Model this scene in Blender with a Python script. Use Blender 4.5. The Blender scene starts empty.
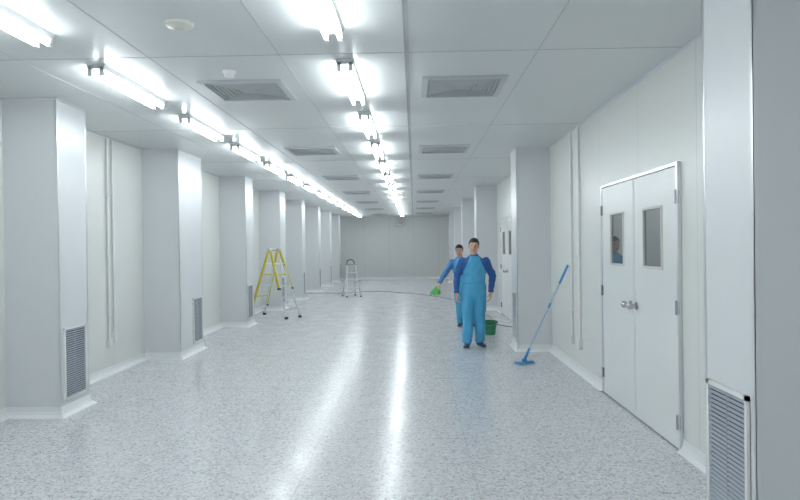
import bpy, bmesh, math
from mathutils import Vector, Matrix, noise
from math import sin, cos, pi, radians

scene = bpy.context.scene
scene.view_settings.view_transform = 'Standard'
COL = scene.collection

# ------------------------------------------------------------------ dims
H = 3.06          # ceiling
XL, XR = -3.93, 2.04
PL, PR = -3.40, 1.54
Y0, Y1 = -3.2, 31.0
LEFT_P = [(-0.1,.54),(3.05,.54),(6.05,.54),(9.2,1.0),(12.88,.6),(16.2,.7),(19.4,.6),(22.7,.6),(25.8,.6),(28.9,.6)]
RIGHT_P = [(2.93,.5),(9.6,.55),(15.7,.6),(20.2,.6),(24.0,.6),(27.6,.6)]

# ------------------------------------------------------------------ materials
def new_mat(name):
    m = bpy.data.materials.new(name); m.use_nodes = True
    return m, m.node_tree, m.node_tree.nodes['Principled BSDF']

def mat(name, col, rough=0.5, metal=0.0, var=0.04, scale=20, bump=0.0, bscale=60, ior=1.5, spec=0.5):
    m, nt, b = new_mat(name)
    b.inputs['Roughness'].default_value = rough
    b.inputs['Metallic'].default_value = metal
    b.inputs['IOR'].default_value = ior
    b.inputs['Specular IOR Level'].default_value = spec
    tc = nt.nodes.new('ShaderNodeTexCoord')
    n = nt.nodes.new('ShaderNodeTexNoise'); n.inputs['Scale'].default_value = scale
    nt.links.new(tc.outputs['Object'], n.inputs['Vector'])
    mx = nt.nodes.new('ShaderNodeMix'); mx.data_type = 'RGBA'
    mx.inputs[6].default_value = (*[max(0, c*(1-var)) for c in col], 1)
    mx.inputs[7].default_value = (*[min(1, c*(1+var)) for c in col], 1)
    nt.links.new(n.outputs['Fac'], mx.inputs[0])
    nt.links.new(mx.outputs[2], b.inputs['Base Color'])
    if bump > 0:
        n2 = nt.nodes.new('ShaderNodeTexNoise'); n2.inputs['Scale'].default_value = bscale
        nt.links.new(tc.outputs['Object'], n2.inputs['Vector'])
        bp = nt.nodes.new('ShaderNodeBump'); bp.inputs['Strength'].default_value = bump
        bp.inputs['Distance'].default_value = 0.01
        nt.links.new(n2.outputs['Fac'], bp.inputs['Height'])
        nt.links.new(bp.outputs['Normal'], b.inputs['Normal'])
    return m

def emit(name, col, s):
    m = bpy.data.materials.new(name); m.use_nodes = True
    nt = m.node_tree; nt.nodes.clear()
    e = nt.nodes.new('ShaderNodeEmission'); e.inputs[0].default_value = (*col, 1); e.inputs[1].default_value = s
    o = nt.nodes.new('ShaderNodeOutputMaterial'); nt.links.new(e.outputs[0], o.inputs[0])
    return m

def seam_mat(name, col, axis, step, offset, rough=0.35, dark=0.75, w=0.006):
    m, nt, b = new_mat(name)
    b.inputs['Roughness'].default_value = rough
    tc = nt.nodes.new('ShaderNodeTexCoord')
    sp = nt.nodes.new('ShaderNodeSeparateXYZ'); nt.links.new(tc.outputs['Object'], sp.inputs[0])
    def M(op, a, bb=None, c=None):
        n = nt.nodes.new('ShaderNodeMath'); n.operation = op
        for i, v in enumerate((a, bb, c)):
            if v is None: continue
            if isinstance(v, (int, float)): n.inputs[i].default_value = v
            else: nt.links.new(v, n.inputs[i])
        return n.outputs[0]
    a = M('ADD', sp.outputs[axis], offset)
    p = M('PINGPONG', a, step/2)
    l = M('LESS_THAN', p, w)
    nz = nt.nodes.new('ShaderNodeTexNoise'); nz.inputs['Scale'].default_value = 0.7
    nt.links.new(tc.outputs['Object'], nz.inputs['Vector'])
    m1 = nt.nodes.new('ShaderNodeMix'); m1.data_type = 'RGBA'
    m1.inputs[6].default_value = (*[c*0.96 for c in col], 1)
    m1.inputs[7].default_value = (*[min(1, c*1.03) for c in col], 1)
    nt.links.new(nz.outputs['Fac'], m1.inputs[0])
    m2 = nt.nodes.new('ShaderNodeMix'); m2.data_type = 'RGBA'
    nt.links.new(l, m2.inputs[0]); nt.links.new(m1.outputs[2], m2.inputs[6])
    m2.inputs[7].default_value = (*[c*dark for c in col], 1)
    nt.links.new(m2.outputs[2], b.inputs['Base Color'])
    return m

M_wall = seam_mat('wall_panel', (.735,.75,.725), 1, 1.2, 0.15, .33, .84, .005)
M_wallb = seam_mat('wall_back_panel', (.66,.68,.67), 0, 1.2, 0.0, .4, .8, .008)
M_pillar = mat('pillar_panel', (.71,.73,.75), .30, 0, .02, 2)
M_ceil = mat('ceiling_panel', (.71,.735,.73), .30, 0, .03, .6)
M_cove = mat('cove_vinyl', (.84,.86,.86), .35, 0, .02, 3)
M_alu = mat('aluminium', (.74,.76,.78), .28, .85, .03, 30)
M_alud = mat('dull_aluminium', (.56,.58,.60), .4, .4, .05, 30)
M_seam = mat('seam_grey', (.36,.38,.38), .5, 0, .05, 5)
M_seaml = mat('seam_light', (.50,.52,.52), .5, 0, .05, 5)
M_door = mat('door_paint', (.77,.79,.78), .3, 0, .02, 2)
M_gap = mat('door_gap', (.12,.13,.13), .6)
M_glass = mat('dark_glass', (.10,.115,.12), .03, 0, .02, 5, ior=2.0, spec=.7)
M_steel = mat('brushed_steel', (.55,.56,.57), .25, 1.0, .08, 60)
M_vent = mat('vent_slats', (.44,.48,.54), .4, .2, .05, 20)
M_ventd = mat('vent_shadow', (.06,.075,.10), .7)
M_white = mat('white_plastic', (.82,.83,.82), .4, 0, .02, 10)
M_cream = mat('cream_plastic', (.66,.65,.59), .45, 0, .03, 10)
M_grille = mat('diffuser_grey', (.46,.49,.50), .5, .1, .05, 20)
M_black = mat('black_rubber', (.03,.03,.035), .6, 0, .1, 30)
M_cable = mat('cable_rubber', (.12,.12,.13), .6, 0, .1, 30)
M_yellow = mat('ladder_yellow', (.62,.54,.06), .4, 0, .06, 20)
M_tube = emit('fluorescent_tube_glow', (.90,.97,1.0), 37.0)
M_fix = mat('fixture_enamel', (.82,.84,.84), .35, 0, .02, 10)
M_green = mat('bucket_green', (.01,.16,.07), .35, 0, .08, 15)
M_cloth = mat('green_cloth', (.12,.46,.12), .8, 0, .15, 30, .5, 80)
M_mopb = mat('mop_blue', (.03,.22,.50), .4, 0, .08, 20)
M_mopl = mat('mop_microfibre', (.25,.50,.66), .9, 0, .2, 90, .8, 200)
M_pole = mat('mop_pole', (.36,.50,.60), .3, .3, .04, 20)
M_skin = mat('skin', (.56,.34,.24), .55, 0, .06, 30, .1, 120)
M_lip = mat('lips', (.36,.13,.11), .5)
M_hair = mat('black_hair', (.012,.011,.012), .5, 0, .3, 60, .7, 140)
M_eye = mat('eye_white', (.75,.74,.72), .25)
M_iris = mat('eye_iris', (.02,.012,.01), .2)
M_over = mat('overall_sky_blue', (.07,.35,.58), .75, 0, .14, 9, .5, 25)
M_shirt = mat('jacket_royal_blue', (.024,.10,.31), .75, 0, .16, 10, .5, 25)
M_shirt2 = mat('jacket_light_blue', (.06,.20,.44), .75, 0, .16, 10, .5, 25)
M_shoe = mat('shoe_navy', (.02,.04,.09), .5, 0, .1, 20)
M_sole = mat('shoe_sole', (.35,.42,.48), .6)

# floor: speckled vinyl tile, polished
def floor_mat():
    m, nt, b = new_mat('speckled_vinyl_floor')
    L = nt.links.new
    tc = nt.nodes.new('ShaderNodeTexCoord')
    def noise_(s, d=2, r=.5):
        n = nt.nodes.new('ShaderNodeTexNoise'); n.inputs['Scale'].default_value = s
        n.inputs['Detail'].default_value = d; n.inputs['Roughness'].default_value = r
        L(tc.outputs['Object'], n.inputs['Vector']); return n
    def ramp(inp, stops):
        r = nt.nodes.new('ShaderNodeValToRGB'); cr = r.color_ramp
        cr.elements[0].position = stops[0][0]; cr.elements[0].color = (*stops[0][1], 1)
        cr.elements[1].position = stops[-1][0]; cr.elements[1].color = (*stops[-1][1], 1)
        for p, c in stops[1:-1]:
            e = cr.elements.new(p); e.color = (*c, 1)
        L(inp, r.inputs[0]); return r
    vor = nt.nodes.new('ShaderNodeTexVoronoi'); vor.inputs['Scale'].default_value = 75
    L(tc.outputs['Object'], vor.inputs['Vector'])
    sep = nt.nodes.new('ShaderNodeSeparateColor'); L(vor.outputs['Color'], sep.inputs[0])
    r1 = ramp(sep.outputs[0], [(0,(.38,.39,.41)),(.14,(.44,.45,.47)),(.26,(.64,.65,.67)),(.75,(.69,.70,.72)),(1,(.80,.80,.81))])
    n1 = noise_(28, 3, .7)
    r2 = ramp(n1.outputs['Fac'], [(.35,(.88,.88,.90)),(.6,(1,1,1))])
    mx = nt.nodes.new('ShaderNodeMix'); mx.data_type = 'RGBA'; mx.blend_type = 'MULTIPLY'; mx.inputs[0].default_value = 1
    L(r1.outputs[0], mx.inputs[6]); L(r2.outputs[0], mx.inputs[7])
    sp = nt.nodes.new('ShaderNodeSeparateXYZ'); L(tc.outputs['Object'], sp.inputs[0])
    outs = []
    for ax, off in ((0, .2), (1, .1)):
        a = nt.nodes.new('ShaderNodeMath'); a.operation = 'ADD'; a.inputs[1].default_value = off; L(sp.outputs[ax], a.inputs[0])
        p = nt.nodes.new('ShaderNodeMath'); p.operation = 'PINGPONG'; p.inputs[1].default_value = .3; L(a.outputs[0], p.inputs[0])
        l = nt.nodes.new('ShaderNodeMath'); l.operation = 'LESS_THAN'; l.inputs[1].default_value = .004; L(p.outputs[0], l.inputs[0])
        outs.append(l.outputs[0])
    mxx = nt.nodes.new('ShaderNodeMath'); mxx.operation = 'MAXIMUM'; L(outs[0], mxx.inputs[0]); L(outs[1], mxx.inputs[1])
    sc = nt.nodes.new('ShaderNodeMath'); sc.operation = 'MULTIPLY'; sc.inputs[1].default_value = .35; L(mxx.outputs[0], sc.inputs[0])
    m2 = nt.nodes.new('ShaderNodeMix'); m2.data_type = 'RGBA'; L(sc.outputs[0], m2.inputs[0])
    L(mx.outputs[2], m2.inputs[6]); m2.inputs[7].default_value = (.3,.32,.33,1)
    L(m2.outputs[2], b.inputs['Base Color'])
    # wax polish wears slightly unevenly
    n3 = noise_(3.0, 3, .5)
    mr = nt.nodes.new('ShaderNodeMapRange'); mr.inputs['From Min'].default_value = .3; mr.inputs['From Max'].default_value = .7
    mr.inputs['To Min'].default_value = .16; mr.inputs['To Max'].default_value = .25
    L(n3.outputs['Fac'], mr.inputs['Value']); L(mr.outputs[0], b.inputs['Roughness'])
    n4 = noise_(9, 2, .5)
    bp = nt.nodes.new('ShaderNodeBump'); bp.inputs['Strength'].default_value = .10; bp.inputs['Distance'].default_value = .012
    L(n4.outputs['Fac'], bp.inputs['Height']); L(bp.outputs['Normal'], b.inputs['Normal'])
    b.inputs['IOR'].default_value = 1.48
    return m
M_floor = floor_mat()

# ------------------------------------------------------------------ mesh helpers
def add_box(bm, c, s, mi=0, rot=None):
    r = bmesh.ops.create_cube(bm, size=1)
    mt = Matrix.Translation(Vector(c)) @ ((rot.to_4x4() if rot else Matrix.Identity(4))) @ Matrix.Diagonal((*s, 1))
    bmesh.ops.transform(bm, matrix=mt, verts=r['verts'])
    for v in r['verts']:
        for f in v.link_faces: f.material_index = mi

def box2(bm, a, b, mi=0):
    a = Vector(a); b = Vector(b)
    add_box(bm, (a+b)/2, [abs(x) for x in (b-a)], mi)

def frame_for(d, hint=Vector((0,0,1))):
    d = d.normalized()
    if abs(d.dot(hint)) > .98: hint = Vector((0,1,0))
    u = d.cross(hint).normalized(); v = u.cross(d).normalized()
    return d, u, v

def beam(bm, p, q, w, t, mi=0, hint=Vector((0,0,1))):
    p = Vector(p); q = Vector(q); d, u, v = frame_for(q-p, hint)
    R = Matrix((u, d, v)).transposed()
    add_box(bm, (p+q)/2, (w, (q-p).length, t), mi, R)

def loft(bm, rings, n=16, mi=0):
    vs = []
    for c, u, v in rings:
        vs.append([bm.verts.new(Vector(c)+Vector(u)*cos(2*pi*i/n)+Vector(v)*sin(2*pi*i/n)) for i in range(n)])
    fs = []
    for a, b in zip(vs[:-1], vs[1:]):
        for i in range(n):
            fs.append(bm.faces.new((a[i], a[(i+1) % n], b[(i+1) % n], b[i])))
    fs.append(bm.faces.new(list(reversed(vs[0])))); fs.append(bm.faces.new(vs[-1]))
    for f in fs: f.material_index = mi

def cyl(bm, p, q, r, r2=None, n=16, mi=0):
    p = Vector(p); q = Vector(q); r2 = r if r2 is None else r2
    d, u, v = frame_for(q-p)
    loft(bm, [(p, u*r, v*r), (q, u*r2, v*r2)], n, mi)

def ell(bm, c, r, mi=0, seg=20, rot=None):
    rr = bmesh.ops.create_uvsphere(bm, u_segments=seg, v_segments=seg//2+2, radius=1)
    if isinstance(r, (int, float)): r = (r, r, r)
    mt = Matrix.Translation(Vector(c)) @ (rot.to_4x4() if rot else Matrix.Identity(4)) @ Matrix.Diagonal((*r, 1))
    bmesh.ops.transform(bm, matrix=mt, verts=rr['verts'])
    for v in rr['verts']:
        for f in v.link_faces: f.material_index = mi

def chain(bm, pts, rad, mi=0, seg=14):
    pts = [Vector(p) for p in pts]
    for p, r in zip(pts, rad): ell(bm, p, r, mi, seg)
    for i in range(len(pts)-1): cyl(bm, pts[i], pts[i+1], rad[i], rad[i+1], seg, mi)

def finish(bm, name, mats, parent=None, smooth=False, bevel=0, loc=None):
    bmesh.ops.recalc_face_normals(bm, faces=bm.faces)
    me = bpy.data.meshes.new(name); bm.to_mesh(me); bm.free()
    for m in mats: me.materials.append(m)
    if smooth:
        for p in me.polygons: p.use_smooth = True
    o = bpy.data.objects.new(name, me); COL.objects.link(o)
    if parent: o.parent = parent
    if loc: o.location = loc
    if bevel:
        b = o.modifiers.new('bevel', 'BEVEL'); b.width = bevel; b.segments = 2; b.limit_method = 'ANGLE'
    return o

def smooth_by_angle(o, ang=35):
    for p in o.data.polygons: p.use_smooth = True
    try: o.data.set_sharp_from_angle(angle=radians(ang))
    except Exception: pass

def empty(name, loc=(0,0,0), rz=0):
    e = bpy.data.objects.new(name, None); COL.objects.link(e)
    e.location = loc; e.rotation_euler = (0,0,rz); e.empty_display_size = .1
    return e

# ------------------------------------------------------------------ shell
def shell(name, a, b, m):
    bm = bmesh.new(); box2(bm, a, b); return finish(bm, name, [m])
shell('floor', (XL-.1, Y0-.1, -.1), (XR+.1, Y1+.1, 0), M_floor)
shell('ceiling', (XL-.1, Y0-.1, H), (XR+.1, Y1+.1, H+.1), M_ceil)
shell('wall_left', (XL-.1, Y0, 0), (XL, Y1, H), M_wall)
shell('wall_right', (XR, Y0, 0), (XR+.1, Y1, H), M_wall)
shell('wall_back', (XL-.1, Y1, 0), (XR+.1, Y1+.1, H), M_wallb)
shell('wall_front', (XL-.1, Y0-.1, 0), (XR+.1, Y0, H), M_wallb)

# skirting / cornice that follow wall and pillars
def strip(name, path, prof, m):
    """prof: list of (offset, z) ; interior normal is to the right of travel"""
    n = len(path); nr = []
    for i in range(n-1):
        d = (Vector(path[i+1])-Vector(path[i])).normalized(); nr.append(Vector((d.y, -d.x)))
    bm = bmesh.new(); cols = []
    for i, p in enumerate(path):
        if i == 0: o = nr[0]
        elif i == n-1: o = nr[-1]
        else: o = nr[i-1]+nr[i] if nr[i-1] != nr[i] else nr[i]
        cols.append([bm.verts.new((p[0]+o.x*k, p[1]+o.y*k, z)) for k, z in prof])
    for a, b in zip(cols[:-1], cols[1:]):
        for j in range(len(prof)-1):
            bm.faces.new((a[j], b[j], b[j+1], a[j+1]))
    return finish(bm, name, [m])
lp = [(XL, Y0)]
for z, d in LEFT_P: lp += [(XL, z), (PL, z), (PL, z+d), (XL, z+d)]
lp.append((XL, Y1))
rp = [(XR, Y1)]
for z, d in reversed(RIGHT_P): rp += [(XR, z+d), (PR, z+d), (PR, z), (XR, z)]
DOORS = [(4.95, 6.9), (12.95, 14.85)]
prof = [(.001,.105),(.006,.105),(.010,.06),(.022,.03),(.05,.008),(.055,.001)]
prof_top = [(.001,H-.018),(.006,H-.018),(.018,H-.006),(.018,H-.001)]
strip('baseboard_left', lp, prof, M_cove)
strip('baseboard_back', [(XL, Y1), (XR, Y1)], prof, M_cove)
cur = [(XR, Y1)]; pieces = []
events = [('p', z, d) for z, d in RIGHT_P] + [('d', a, b-a) for a, b in DOORS]
for k, z, d in sorted(events, key=lambda e: -e[1]):
    if k == 'p': cur += [(XR, z+d), (PR, z+d), (PR, z), (XR, z)]
    else:
        cur.append((XR, z+d+.03)); pieces.append(cur); cur = [(XR, z-.03)]
cur.append((XR, Y0)); pieces.append(cur)
for i, pc in enumerate(pieces):
    strip('baseboard_right' if i == 0 else 'baseboard_right_%d' % i, pc, prof, M_cove)
strip('trim_1', lp, prof_top, M_alu)
strip('trim_2', rp+[(XR, Y0)], prof_top, M_alu)
strip('trim_3', [(XL, Y1), (XR, Y1)], prof_top, M_alu)

# ------------------------------------------------------------------ pillars with grilles
def vent(parent, x, ya, yb, za, zb, sgn):
    """louvred return-air grille on face at x, facing sgn (+1/-1) along x"""
    bm = bmesh.new()
    t = .018*sgn; f = .022
    box2(bm, (x, ya, za), (x+.003*sgn, yb, zb), 1)
    box2(bm, (x, ya, za), (x+t, ya+f, zb), 0); box2(bm, (x, yb-f, za), (x+t, yb, zb), 0)
    box2(bm, (x, ya, za), (x+t, yb, za+f), 0); box2(bm, (x, ya, zb-f), (x+t, yb, zb), 0)
    n = 30
    for i in range(n):
        zc = za+f+(zb-za-2*f)*(i+.5)/n
        R = Matrix.Rotation(radians(35)*sgn, 3, 'Y')
        add_box(bm, (x+.010*sgn, (ya+yb)/2, zc), (.016, yb-ya-2*f, .003), 2, R)
    box2(bm, (x+.003*sgn, (ya+yb)/2-.003, za+f), (x+.012*sgn, (ya+yb)/2+.003, zb-f), 2)
    return finish(bm, 'return_air_grille', [M_white, M_ventd, M_vent], parent)
for side, lst in (('L', LEFT_P), ('R', RIGHT_P)):
    for i, (z, d) in enumerate(lst):
        bm = bmesh.new()
        if side == 'L': a, b = XL, PL
        else: a, b = PR, XR
        box2(bm, (a, z, 0), (b, z+d, H))
        o = finish(bm, 'pillar', [M_pillar])
        xf = PL if side == 'L' else PR; s = 1 if side == 'L' else -1
        bm = bmesh.new()
        for yy, dy in ((z, 1), (z+d, -1)):
            box2(bm, (xf-.018*s, yy-.002*dy, .1), (xf+.002*s, yy+.001*dy, H-.02))
            box2(bm, (xf-.001*s, yy-.002*dy, .1), (xf+.002*s, yy+.018*dy, H-.02))
        finish(bm, 'corner_angle', [M_alu], o)
        if d > .8: vent(o, xf, z+d-.48, z+d-.06, .15, .85, s)
        else: vent(o, xf, z+.05, z+.46 if d > .5 else z+.455, .15, .85 if side == 'L' else .885, s)

# ------------------------------------------------------------------ ceiling seams
bm = bmesh.new()
for x in (-3.0, -2.0, -1.0, .95):
    box2(bm, (x-.003, Y0, H-.002), (x+.003, Y1, H), 0)
y = 1.85
while y < Y1:
    box2(bm, (XL, y-.005, H-.002), (XR, y+.005, H), 0); y += 2.98
finish(bm, 'trim_4', [M_seaml])
bm = bmesh.new()
box2(bm, (-.055, Y0, H-.004), (-.02, Y1, H), 0)
box2(bm, (-.05, Y0, H-.005), (-.041, Y1, H-.003), 1)
finish(bm, 'trim_5', [M_seaml, M_seam])

# ------------------------------------------------------------------ light fixtures
def fixture(x, y):
    L = 1.25
    bm = bmesh.new()
    vs = [(-.075, H), (-.062, H-.038), (.062, H-.038), (.075, H)]
    a = [bm.verts.new((x+p, y-L/2, z)) for p, z in vs]; b = [bm.verts.new((x+p, y+L/2, z)) for p, z in vs]
    for i in range(3): bm.faces.new((a[i], a[i+1], b[i+1], b[i]))
    bm.faces.new(a); bm.faces.new(list(reversed(b)))
    for s in (-1, 1):
        for k in (-1, 1):
            add_box(bm, (x+k*.045, y+s*(L/2-.012), H-.055), (.03, .024, .07), 0)
            cyl(bm, (x+k*.045, y+s*(L/2-.024), H-.072), (x+k*.045, y+s*(L/2-.04), H-.072), .0145, n=12, mi=0)
    for k in (-1, 1):
        cyl(bm, (x+k*.045, y-L/2+.04, H-.072), (x+k*.045, y+L/2-.04, H-.072), .014, n=12, mi=2)
    o = finish(bm, 'fluorescent_ceiling_light', [M_fix, M_steel, M_tube]); smooth_by_angle(o)
y = -2.2
while y < Y1-.8:
    fixture(-.52, y); fixture(-2.48, y); y += 1.95

# ------------------------------------------------------------------ ceiling diffusers
def diffuser(x, y, s=.74):
    bm = bmesh.new(); h = s/2
    z = H
    def ring(o, i, z0, z1, mi):
        pts = [(-1,-1),(1,-1),(1,1),(-1,1)]
        A = [bm.verts.new((x+a*o, y+b*o, z0)) for a, b in pts]; B = [bm.verts.new((x+a*i, y+b*i, z1)) for a, b in pts]
        for k in range(4):
            f = bm.faces.new((A[k], A[(k+1) % 4], B[(k+1) % 4], B[k])); f.material_index = mi
    ring(h, h, z, z-.018, 0); ring(h, h-.05, z-.018, z-.024, 0); ring(h-.05, h-.055, z-.024, z-.006, 1)
    o = h-.055
    while o > .09:
        ring(o, o-.035, z-.004, z-.02, 1); ring(o-.035, o-.037, z-.02, z-.004, 1); o -= .037
    box2(bm, (x-o, y-o, z-.018), (x+o, y+o, z-.002), 1)
    me = finish(bm, 'ceiling_air_diffuser', [M_alud, M_grille])
y = 2.13
while y < 30:
    diffuser(.46, y); diffuser(-1.5, y); y += 3.76

def detector(x, y, r, name):
    bm = bmesh.new()
    U = Vector((1,0,0)); V = Vector((0,1,0))
    prof = [(r, 0), (r, -.012), (r*.92, -.02), (r*.6, -.026), (r*.55, -.03), (r*.3, -.034)]
    loft(bm, [((x, y, H+z), U*q, V*q) for q, z in prof], 32)
    o = finish(bm, name, [M_cream]); smooth_by_angle(o, 50)
detector(-1.5, 4.12, .09, 'ceiling_speaker')
bm = bmesh.new()
loft(bm, [((-1.5, 5.25, H+z), Vector((q,0,0)), Vector((0,q,0))) for q, z in [(.055,0),(.055,-.015),(.045,-.022),(.042,-.045),(.025,-.058),(.008,-.06)]], 24)
o = finish(bm, 'smoke_detector', [M_white]); smooth_by_angle(o, 50)
bm = bmesh.new()
add_box(bm, (-.75, Y1-.07, 2.62), (.34, .13, .16), 0); add_box(bm, (-.85, Y1-.15, 2.74), (.10, .08, .09), 1)
add_box(bm, (-.65, Y1-.15, 2.74), (.10, .08, .09), 1); add_box(bm, (-.75, Y1-.05, 2.74), (.03, .06, .12), 0)
cyl(bm, (-.85, Y1-.19, 2.74), (-.85, Y1-.2, 2.74), .035, n=16, mi=2); cyl(bm, (-.65, Y1-.19, 2.74), (-.65, Y1-.2, 2.74), .035, n=16, mi=2)
finish(bm, 'emergency_light', [M_alud, M_seam, M_white], bevel=.006)

# ------------------------------------------------------------------ double doors on right wall
def double_door(idx, ya, yb):
    root = empty('door_%d' % idx, (XR, (ya+yb)/2, 0))
    hw = (yb-ya)/2; T = 2.19
    bm = bmesh.new()
    f = .03
    box2(bm, (-.032, -hw-f, 0), (0, -hw, T+f)); box2(bm, (-.032, hw, 0), (0, hw+f, T+f)); box2(bm, (-.032, -hw, T), (0, hw, T+f))
    finish(bm, 'frame', [M_alu], root, bevel=.003)
    bm = bmesh.new(); box2(bm, (-.004, -hw, 0), (-.001, hw, T)); finish(bm, 'rebate', [M_gap], root)
    for s, nm in ((-1, 'leaf_near'), (1, 'leaf_far')):
        a = .004 if s > 0 else -hw+.006; b = hw-.006 if s > 0 else -.004
        x0, x1 = -.024, -.004
        if s < 0: wa, wb = -.67, -.27
        else: wa, wb = .28, .66
        wz0, wz1 = 1.40, 1.885
        bm = bmesh.new()
        box2(bm, (x0, a, .012), (x1, b, wz0)); box2(bm, (x0, a, wz1), (x1, b, T-.005))
        box2(bm, (x0, a, wz0), (x1, wa, wz1)); box2(bm, (x0, wb, wz0), (x1, b, wz1))
        finish(bm, nm, [M_door], root)
        bm = bmesh.new(); g = .02
        box2(bm, (x0-.01, wa-g, wz0-g), (x0+.004, wa, wz1+g)); box2(bm, (x0-.01, wb, wz0-g), (x0+.004, wb+g, wz1+g))
        box2(bm, (x0-.01, wa, wz0-g), (x0+.004, wb, wz0)); box2(bm, (x0-.01, wa, wz1), (x0+.004, wb, wz1+g))
        finish(bm, nm+'_window_frame', [M_cream], root, bevel=.003)
        bm = bmesh.new(); box2(bm, (x0+.006, wa, wz0), (x0+.01, wb, wz1)); finish(bm, nm+'_glass', [M_glass], root)
        bm = bmesh.new(); box2(bm, (x0-.002, b-.03 if s > 0 else a, .012), (x0, b if s > 0 else a+.03, T-.01))
        yy = .004 if s > 0 else -.03
        box2(bm, (x0-.003, yy, .012), (x0, yy+.026, T-.01)); finish(bm, nm+'_edge', [M_door], root)
        bm = bmesh.new(); yc = .075*s; zc = 1.03
        cyl(bm, (x0, yc, zc), (x0-.012, yc, zc), .036, n=24); cyl(bm, (x0-.01, yc, zc), (x0-.055, yc, zc), .014, n=16)
        ell(bm, (x0-.065, yc, zc), (.03, .032, .032), seg=20)
        cyl(bm, (x0-.06, yc, zc), (x0-.06, yc+.10*s, zc-.005), .012, .009, 14)
        o = finish(bm, nm+'_handle', [M_steel], root); smooth_by_angle(o, 50)
        bm = bmesh.new()
        for hz in (.22, 1.1, 1.95):
            cyl(bm, (x0-.012, hw*s, hz-.055), (x0-.012, hw*s, hz+.055), .010, n=12)
            box2(bm, (x0-.004, hw*s-.035, hz-.05), (x0+.001, hw*s+.035, hz+.05))
        finish(bm, nm+'_hinges', [M_steel], root)
for i, (a, b) in enumerate(DOORS): double_door(i+1, a, b)

# ------------------------------------------------------------------ conduits (surface-mounted trunking on wall clips)
def conduit(name, x, ys, zlist, s):
    bm = bmesh.new(); g = .003
    for y, z0 in zip(ys, zlist):
        cyl(bm, (x+s*.022, y, z0), (x+s*.022, y, H-.03), .014, n=12)
        zz = z0+.3
        while zz < H-.1:
            box2(bm, (x+s*g, y-.026, zz), (x+s*.039, y+.026, zz+.018), 1); zz += .75
        add_box(bm, (x+s*.025, y, z0-.05), (.044, .07, .11), 1)
    o = finish(bm, name, [M_white, M_white]); smooth_by_angle(o, 40)
conduit('conduit_1', XL, (8.1, 8.24), (.46, .52), 1)
conduit('conduit_2', XR, (7.87, 8.26), (.42, .42), -1)

# ------------------------------------------------------------------ bucket
def bucket(x, y):
    root = empty('bucket', (x, y, 0))
    bm = bmesh.new()
    prof = [(.085, .001), (.090, .01), (.118, .235), (.128, .238), (.128, .250), (.114, .250), (.112, .238), (.086, .018), (.0001, .016)]
    n = 36; rs = []
    for r, z in prof: rs.append([bm.verts.new((r*cos(2*pi*i/n), r*sin(2*pi*i/n), z)) for i in range(n)])
    for a, b in zip(rs[:-1], rs[1:]):
        for i in range(n): bm.faces.new((a[i], a[(i+1) % n], b[(i+1) % n], b[i]))
    bm.faces.new(rs[0])
    for s in (-1, 1): add_box(bm, (s*.127, 0, .225), (.018, .04, .04))
    o = finish(bm, 'pail', [M_green], root); smooth_by_angle(o, 40)
    bm = bmesh.new()
    pts = [Vector((.132*cos(t), -.132*sin(t)*.85, .225-.132*sin(t)*.35)) for t in [pi*i/16 for i in range(17)]]
    chain(bm, pts, [.0035]*17, seg=8); o = finish(bm, 'handle', [M_steel], root, True)
bucket(1.34, 11.45)

# ------------------------------------------------------------------ flat mop
root = empty('flat_mop', (1.46, 8.6, 0))
bm = bmesh.new()
add_box(bm, (0, 0, .010), (.27, .12, .018), 0, Matrix.Rotation(.5, 3, 'Z')); o = finish(bm, 'microfibre_pad', [M_mopl], root, bevel=.006)
bm = bmesh.new()
add_box(bm, (0, 0, .026), (.25, .095, .014), 0, Matrix.Rotation(.5, 3, 'Z'))
add_box(bm, (0, 0, .045), (.05, .05, .03), 0, Matrix.Rotation(.5, 3, 'Z')); cyl(bm, (-.03, 0, .06), (.03, 0, .06), .012, n=12)
o = finish(bm, 'mop_plate', [M_mopb], root, bevel=.004)
P = Vector((0, 0, .06)); Q = Vector((2.025-1.46, 8.47-8.6, 1.33)); D = (Q-P)
bm = bmesh.new()
cyl(bm, P, P+D*.12, .018, .015, 14, 1); cyl(bm, P+D*.1, P+D*.80, .0115, n=14, mi=0)
cyl(bm, P+D*.55, P+D*.60, .015, n=14, mi=1)
cyl(bm, P+D*.80, P+D*.985, .015, .016, n=14, mi=1); ell(bm, P+D*.985, .016, 1)
o = finish(bm, 'pole', [M_pole, M_mopb], root); smooth_by_angle(o, 50)

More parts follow.
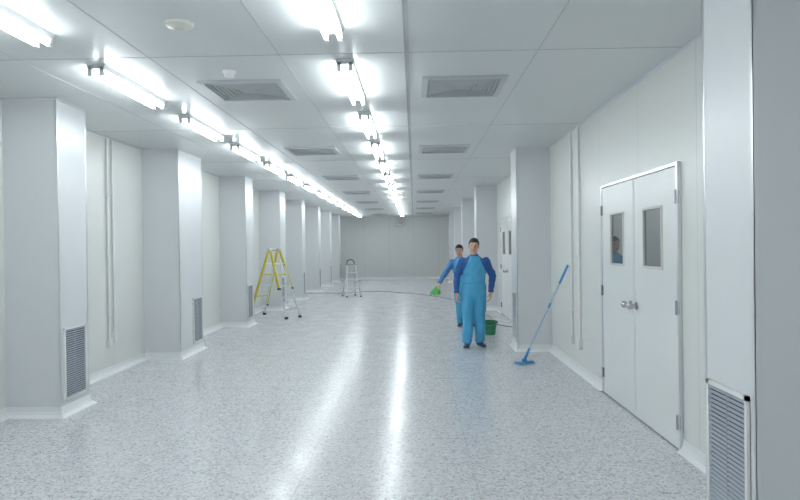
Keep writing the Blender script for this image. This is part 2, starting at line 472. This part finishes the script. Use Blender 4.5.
# ------------------------------------------------------------------ articulated ladder (yellow / aluminium)
def ladder_big(loc, rz):
    root = empty('folding_ladder', loc, rz)
    Ht = 1.55; sp = .60
    def leg(s, name):
        top = Vector((s*.03, 0, Ht)); bot = Vector((s*sp, 0, .03))
        bmY = bmesh.new()
        def pt(t, side): 
            w = .14+.09*t
            return top.lerp(bot, t)+Vector((0, side*w, 0))
        hint = Vector((0,1,0))
        split = .58 if s > 0 else .86
        for sd in (-1, 1):
            beam(bmY, pt(0, sd), pt(split, sd), .06, .026, 0, hint)
            beam(bmY, pt(.25, sd)-Vector((0, sd*.024, 0)), pt(.985, sd)-Vector((0, sd*.024, 0)), .045, .022, 1, hint)
            b = pt(1, sd)-Vector((0, sd*.022, 0)); add_box(bmY, b-Vector((0,0,.004)), (.075, .045, .05), 2)
            add_box(bmY, pt(split, sd), (.075, .05, .04), 2)
        for k in range(1, 6):
            t = k/6+.04
            beam(bmY, pt(t, -1), pt(t, 1), .034, .026, 0 if (t < split and k % 2 == 0) else 1)
        finish(bmY, name, [M_yellow, M_alu, M_black], root, bevel=.003)
    leg(1, 'rail_section_silver'); leg(-1, 'rail_section_yellow')
    bm = bmesh.new()
    for sd in (-1, 1):
        cyl(bm, (0, sd*.14-.03, Ht), (0, sd*.14+.03, Ht), .05, n=24, mi=0); cyl(bm, (0, sd*.14-.04, Ht), (0, sd*.14+.04, Ht), .018, n=16, mi=1)
    cyl(bm, (0, -.14, Ht), (0, .14, Ht), .014, n=12, mi=1)
    o = finish(bm, 'hinge_joint', [M_alud, M_steel], root); smooth_by_angle(o, 40)
    bm = bmesh.new()
    for sd in (-1, 1): beam(bm, (-sp*.5, sd*.19, Ht*.5), (sp*.5, sd*.19, Ht*.5), .02, .006, 0, Vector((0,1,0)))
    finish(bm, 'spreader', [M_alu], root)
ladder_big((-3.24, 14.75, 0), -.62)

def stepladder(loc, rz):
    root = empty('stepladder', loc, rz)
    bm = bmesh.new(); Ht = 1.02
    fr = lambda t, s: Vector((s*(.13+.10*t), -.02-.30*t, Ht-(Ht-.02)*t))
    bk = lambda t, s: Vector((s*(.12+.09*t), .02+.30*t, Ht-(Ht-.02)*t))
    for s in (-1, 1):
        beam(bm, fr(0, s), fr(1, s), .030, .05, 0, Vector((0,1,0))); beam(bm, bk(0, s), bk(1, s), .028, .035, 3, Vector((0,1,0)))
        add_box(bm, fr(1, s), (.045, .06, .035), 1); add_box(bm, bk(1, s), (.04, .05, .035), 1)
        beam(bm, fr(.5, s), bk(.5, s), .012, .012, 0)
    for t in (.25, .5, .75):
        c = (fr(t, -1)+fr(t, 1))/2; w = (fr(t, 1)-fr(t, -1)).length
        add_box(bm, c, (w, .10, .030), 0)
    for t in (.5, .85): cyl(bm, bk(t, -1), bk(t, 1), .010, n=10)
    add_box(bm, (0, 0, Ht+.01), (.32, .22, .035), 2)
    pts = [Vector((-.12, .02, Ht)), Vector((-.12, .05, Ht+.09)), Vector((-.08, .06, Ht+.15)), Vector((0, .06, Ht+.17)), Vector((.08, .06, Ht+.15)), Vector((.12, .05, Ht+.09)), Vector((.12, .02, Ht))]
    chain(bm, pts, [.016]*7, 1, 10)
    finish(bm, 'frame_and_steps', [M_alu, M_black, M_seam, M_alud], root, bevel=0)
stepladder((-2.04, 20.6, 0), .35)

# ------------------------------------------------------------------ cable on the floor
cu = bpy.data.curves.new('extension_cable', 'CURVE'); cu.dimensions = '3D'; cu.bevel_depth = .007; cu.bevel_resolution = 2
sp = cu.splines.new('NURBS')
pts = [(-3.8,22.0),(-3.2,22.4),(-2.5,21.7),(-1.9,22.6),(-1.2,22.9),(-.5,21.9),(.2,21.2),(.8,19.9),(1.25,18.5),(1.35,16.6),(1.42,15.7),(1.6,14.9),(1.75,14.0),(1.5,13.3),(1.7,12.6),(1.95,12.4)]
sp.points.add(len(pts)-1)
for p, (x, y) in zip(sp.points, pts): p.co = (x, y, .007, 1)
sp.use_endpoint_u = True; sp.order_u = 4
co = bpy.data.objects.new('extension_cable', cu); COL.objects.link(co); cu.materials.append(M_cable)

# ------------------------------------------------------------------ people
def remeshed(bm, name, voxel, it, mats, parent, classify=None, disp=None):
    bmesh.ops.recalc_face_normals(bm, faces=bm.faces)
    me = bpy.data.meshes.new('tmp'); bm.to_mesh(me); bm.free()
    t = bpy.data.objects.new('tmp', me); COL.objects.link(t)
    r = t.modifiers.new('r', 'REMESH'); r.mode = 'VOXEL'; r.voxel_size = voxel
    s = t.modifiers.new('s', 'SMOOTH'); s.factor = .5; s.iterations = it
    dg = bpy.context.evaluated_depsgraph_get(); dg.update()
    nm = bpy.data.meshes.new_from_object(t.evaluated_get(dg))
    bpy.data.objects.remove(t)
    nm.name = name; nm.materials.clear()
    for m in mats: nm.materials.append(m)
    if disp:
        ns = [v.normal.copy() for v in nm.vertices]
        for v, n in zip(nm.vertices, ns): v.co = v.co+n*disp(v.co)
    for p in nm.polygons:
        p.use_smooth = True
        p.material_index = classify(p.center, p.normal) if classify else 0
    o = bpy.data.objects.new(name, nm); COL.objects.link(o); o.parent = parent
    return o

def seg_dist(p, a, b):
    ab = b-a; t = max(0, min(1, (p-a).dot(ab)/ab.length_squared)); return (p-(a+ab*t)).length

def hand(parent, name, w, d, thumb, palm, curl, thumb_close=.4):
    d = Vector(d).normalized(); s = Vector(thumb); s = (s-d*s.dot(d)).normalized(); n = Vector(palm)
    n = d.cross(s); n = n if n.dot(Vector(palm)) > 0 else -n
    w = Vector(w); bm = bmesh.new()
    loft(bm, [(w-d*.05, s*.026, n*.021), (w, s*.027, n*.02), (w+d*.03, s*.037, n*.017), (w+d*.065, s*.042, n*.0155), (w+d*.095, s*.040, n*.012)], 20)
    ell(bm, w+d*.035+s*.02+n*.008, (.018, .018, .018))
    for off, L, spread, cu in ((.031, .074, .08, .9), (.0105, .084, .02, 1.0), (-.0105, .078, -.04, 1.05), (-.031, .060, -.1, 1.15)):
        p = w+d*.088+s*off; ang = curl*cu*.35; pts = [p]
        for fr in (.45, .31, .24):
            dir_ = (d*cos(ang)+n*sin(ang)+s*spread).normalized(); p = p+dir_*L*fr*1.08; pts.append(p); ang += curl*cu*.55
        chain(bm, pts, [.0092, .0086, .0078, .0066], seg=12)
    p = w+d*.022+s*.028; t1 = (d*.62+s*.72+n*.25).normalized(); pts = [p, p+t1*.038]
    t2 = (d*.85+s*(.45-thumb_close*.5)+n*thumb_close).normalized(); pts += [pts[-1]+t2*.031]; pts += [pts[-1]+(t2+n*.15*thumb_close).normalized()*.024]
    chain(bm, pts, [.0135, .0112, .0100, .0078], seg=12)
    return remeshed(bm, name, .0036, 2, [M_skin], parent)

def head(parent, c, tilt, yaw):
    root = bpy.data.objects.new('head', None); COL.objects.link(root); root.parent = parent
    root.location = c; root.rotation_euler = (tilt[0], tilt[1], yaw); root.empty_display_size = .05
    bm = bmesh.new()
    ell(bm, (0,.01,.03), (.074,.093,.082)); ell(bm, (0,-.020,-.025), (.064,.070,.080)); ell(bm, (0,-.048,-.082), (.034,.032,.028))
    for s in (-1, 1):
        ell(bm, (s*.034,-.056,-.025), (.026,.024,.028)); ell(bm, (s*.028,-.077,.022), (.030,.012,.009))
        ell(bm, (s*.076,.004,-.012), (.009,.018,.031), rot=Matrix.Rotation(-s*.25, 3, 'Z'))
        ell(bm, (s*.036,-.018,-.070), (.026,.048,.028)); ell(bm, (s*.010,-.096,-.034), (.007,.008,.006))
    chain(bm, [(0,-.084,.012), (0,-.093,-.010), (0,-.103,-.030)], [.008,.009,.011], seg=12)
    ell(bm, (0,-.083,-.062), (.026,.012,.010)); ell(bm, (0,-.078,-.07), (.022,.014,.012))
    chain(bm, [(0,.01,-.13), (0,.012,-.04)], [.052,.054])
    remeshed(bm, 'face', .0045, 4, [M_skin], root)
    bm = bmesh.new()
    for s in (-1, 1): ell(bm, (s*.030,-.0805,-.002), (.0130,.009,.0045), 0); ell(bm, (s*.030,-.0868,-.002), (.0054,.0040,.0043), 1)
    finish(bm, 'eyes', [M_eye, M_iris], root, True)
    bm = bmesh.new()
    for s in (-1, 1): ell(bm, (s*.031,-.088,.018), (.017,.004,.0035), 0, rot=Matrix.Rotation(s*.12, 3, 'Y'))
    finish(bm, 'eyebrows', [M_hair], root, True)
    bm = bmesh.new(); ell(bm, (0,-.0945,-.0595), (.019,.0045,.0035)); ell(bm, (0,-.0935,-.0665), (.016,.0045,.004)); finish(bm, 'lips', [M_lip], root, True)
    bm = bmesh.new(); bmesh.ops.create_icosphere(bm, subdivisions=5, radius=1)
    for v in bm.verts:
        p = v.co; k = noise.noise(Vector((p.x*9, p.y*3, p.z*9)))*.035+noise.noise(p*3)*.03
        v.co = Vector((p.x*.083, p.y*.103+.014, p.z*.096+.036))*(1+k)
    def thr(p):
        if p.y < -.045: return .062+.012*noise.noise(Vector((p.x*70, 1, 0)))-abs(p.x)*.12
        if p.y < 0: return .054+(-.010-.054)*(p.y+.045)/.045
        if p.y < .05: return -.010+(-.06)*(p.y/.05)
        return -.072
    kill = [v for v in bm.verts if v.co.z < thr(v.co)]
    bmesh.ops.delete(bm, geom=kill, context='VERTS')
    o = finish(bm, 'hair', [M_hair], root, True)
    sm = o.modifiers.new('s', 'SOLIDIFY'); sm.thickness = .014; sm.offset = -1
    return root

def person(loc, rz, J, shirt, sc=1.0):
    root = empty('cleaning_worker', loc, rz); root.scale = (sc, sc, sc)
    V = Vector
    bm = bmesh.new()
    lean = J['lean']
    def cx(z):
        t = max(0, min(1, (z-.9)/.5)); return V((lean[0]*t, lean[1]*t, 0))
    tors = [(.76,.13,.10),(.82,.178,.13),(.92,.188,.136),(1.00,.172,.122),(1.08,.172,.122),(1.18,.184,.130),(1.27,.194,.128),(1.33,.190,.116),(1.38,.150,.092),(1.42,.098,.074),(1.45,.062,.062)]
    loft(bm, [(cx(z)+V((0,0,z)), V((rx,0,0)), V((0,ry,0))) for z, rx, ry in tors], 28)
    for hp, kn, an in J['legs']:
        hp, kn, an = V(hp), V(kn), V(an)
        chain(bm, [hp, hp.lerp(kn, .5), kn, kn.lerp(an, .35), kn.lerp(an, .8), an], [.116,.102,.086,.085,.082,.080])
    arms = []
    for k in ('armL', 'armR'):
        sh, el, wr = [V(p) for p in J[k]]
        chain(bm, [sh, sh.lerp(el, .5), el, el.lerp(wr, .4), wr], [.070,.064,.055,.052,.042])
        arms.append((sh, el, wr))
    nc = cx(1.445)+V((0,-.004,1.447)); ell(bm, nc, (.066,.064,.022))
    def cls(p, n):
        q = p-cx(p.z)
        for sh, el, wr in arms:
            if p.z < 1.44 and (seg_dist(p, sh, el) < .088 or seg_dist(p, el, wr) < .068) and abs(q.x) > .13: return 1
        if p.z > 1.432: return 1
        if p.z > 1.20:
            lim = .165-(p.z-1.20)*.42
            if abs(q.x) > lim or q.y > .03: return 1
        elif p.z > 1.02 and q.y > .06: return 1
        return 0
    def fold(p, joint, axis, amp, rad):
        d = (p-joint).length
        if d > rad: return 0
        w = sin((p-joint).dot(axis)*120+noise.noise(p*11)*4)
        return amp*(1-d/rad)*(abs(w)**.6*(1 if w > 0 else -.5))
    def disp(p):
        a = noise.noise(V((p.x*9, p.y*9, p.z*4)))*.014+noise.noise(V((p.x*22, p.y*22, p.z*9)))*.006
        a += noise.noise(V((p.x*5+p.z*8, p.y*6, p.z*17-p.x*9)))*.006
        if p.z < .26: a += .004*sin(p.z*75+p.x*35+noise.noise(p*10)*4)
        for sh, el, wr in arms: a += fold(p, el, (wr-sh).normalized(), .006, .12)
        for hp, kn, an in J['legs']: a += fold(p, V(kn), V((.35,0,.94)), .005, .15); a += fold(p, V(hp), V((.75 if hp[0] > 0 else -.75,0,.66)), .006, .17)
        if .99 < p.z < 1.015: a -= .006
        return a
    remeshed(bm, 'work_clothes', .0088, 4, [M_over, shirt], root, cls, disp)
    for i, (hp, kn, an) in enumerate(J['legs']):
        an = V(an); yaw = J['feet'][i]; R = Matrix.Rotation(yaw, 3, 'Z')
        base = V((an.x, an.y, 0))
        def P(x, y, z): return base+R @ V((x, y, z))
        ux = R @ V((1,0,0)); uz = V((0,0,1))
        bm = bmesh.new()
        loft(bm, [(P(0,y,zc), ux*w, uz*h) for y, zc, w, h in [(.085,.05,.018,.03),(.07,.052,.034,.042),(.02,.058,.038,.048),(-.04,.050,.040,.040),(-.10,.042,.046,.032),(-.15,.036,.042,.026),(-.178,.030,.024,.018)]], 20)
        chain(bm, [P(0,.02,.06), P(0,.01,.11)], [.040,.042])
        remeshed(bm, 'shoe_%d' % i, .007, 3, [M_shoe], root)
        bm = bmesh.new(); n = 28; top = []; bot = []
        for k in range(n):
            t = 2*pi*k/n; w = .046 if sin(t) < 0 else .038
            top.append(bm.verts.new(P(w*cos(t)*1.02, -.045+.138*sin(t), .026))); bot.append(bm.verts.new(P(w*cos(t), -.045+.136*sin(t), .001)))
        for k in range(n): bm.faces.new((top[k], top[(k+1) % n], bot[(k+1) % n], bot[k]))
        bm.faces.new(top); bm.faces.new(bot)
        finish(bm, 'sole_%d' % i, [M_sole], root)
    hc = V(J['head']); nb = cx(1.46)+V((0,.0,1.42)); bm = bmesh.new()
    chain(bm, [nb, hc+V((0,.012,-.06))], [.053,.052]); remeshed(bm, 'neck', .007, 2, [M_skin], root)
    head(root, hc, J['tilt'], J['yaw'])
    for k in ('handL', 'handR'):
        d = J[k]; hand(root, 'hand_'+k[-1].lower(), *d)
    bm = bmesh.new()
    for sh, el, wr in arms:
        d = (wr-el).normalized(); _, u, v = frame_for(d)
        loft(bm, [(wr-d*.01, u*.044, v*.044), (wr+d*.028, u*.040, v*.040), (wr+d*.030, u*.030, v*.030)], 18)
    o = finish(bm, 'cuffs', [shirt], root, True)
    return root

# man in front: facing the camera, arms hanging loosely at the sides
J1 = dict(lean=(.012, -.01),
    legs=[((-.085,0,.84), (-.100,-.03,.48), (-.115,-.05,.12)), ((.085,0,.84), (.086,-.012,.48), (.088,.03,.12))],
    feet=[-.22, .35],
    armL=((-.168,0,1.340), (-.262,.045,1.105), (-.272,-.045,.885)),
    armR=((.190,0,1.345), (.292,.060,1.115), (.268,.005,.890)),
    head=(.005,-.035,1.585), tilt=(.02, 0.05), yaw=-.10,
    handL=((-.272,-.048,.860), (.02,-.18,-1), (.25,-1,0), (1,.2,0), .75, .35),
    handR=((.266,.000,.866), (-.12,-.20,-1), (-.25,-1,0), (-1,.2,0), .8, .35))
p1 = person((.93, 10.05, 0), -.03, J1, M_shirt)
# man behind: leaning, arm out to the side with a green cloth
J2 = dict(lean=(-.05, -.03),
    legs=[((-.085,0,.84), (-.075,-.03,.48), (-.05,.0,.12)), ((.085,0,.84), (.12,-.02,.48), (.16,.03,.12))],
    feet=[-.3, .4],
    armL=((-.215,-.03,1.335), (-.365,-.07,1.120), (-.475,-.16,.935)),
    armR=((.130,-.03,1.345), (.25,.03,1.11), (.23,-.10,.92)),
    head=(-.065,-.065,1.575), tilt=(.06, -.10), yaw=-.25,
    handL=((-.485,-.168,.915), (-.35,-.3,-.9), (.2,-1,0), (1,0,-.3), 1.6, .9),
    handR=((.228,-.112,.898), (0,-.3,-1), (-.2,-1,0), (-1,0,0), .8, .35))
SC2 = .95
p2 = person((.95, 12.6, 0), -.05, J2, M_shirt2, SC2)
# cloth in his hand
bm = bmesh.new(); n = 40; rings = []
for j in range(16):
    t = j/15; ring = []
    for i in range(n):
        a = 2*pi*i/n; r = .014+.075*t**.8*(1+.35*sin(5*a+1.3*t)+.15*sin(9*a)) if j else .03
        if j == 0: r = .028
        ring.append(bm.verts.new((r*cos(a)*1.1-.06*t, r*sin(a)*.7, .03-.17*t+.02*sin(3*a)*t)))
    rings.append(ring)
for a, b in zip(rings[:-1], rings[1:]):
    for i in range(n): bm.faces.new((a[i], a[(i+1) % n], b[(i+1) % n], b[i]))
bm.faces.new(rings[0])
o = finish(bm, 'green_cleaning_cloth', [M_cloth], p2, True, loc=(-.525,-.20,.835))
sm = o.modifiers.new('s', 'SOLIDIFY'); sm.thickness = .004

# ------------------------------------------------------------------ world, camera
w = bpy.data.worlds.new('World'); scene.world = w; w.use_nodes = True
w.node_tree.nodes['Background'].inputs[0].default_value = (.6,.65,.7,1); w.node_tree.nodes['Background'].inputs[1].default_value = .3
cam = bpy.data.cameras.new('camera'); cam.sensor_width = 36; cam.lens = 28.8; cam.clip_start = .05
c = bpy.data.objects.new('camera', cam); COL.objects.link(c)
r = radians(.75)
Yc = Vector((14/640, 4/640, -1)).normalized()
Zc = Vector((-sin(r), cos(r), 0)); Zc = (Zc-Yc*Zc.dot(Yc)).normalized()
Xc = Yc.cross(Zc)
Mw = Matrix((Xc, Yc, Zc))     # rows = world axes in camera coordinates -> camera-to-world rotation
c.matrix_world = Matrix.Translation((0, 0, 1.6)) @ Mw.to_4x4()
scene.camera = c
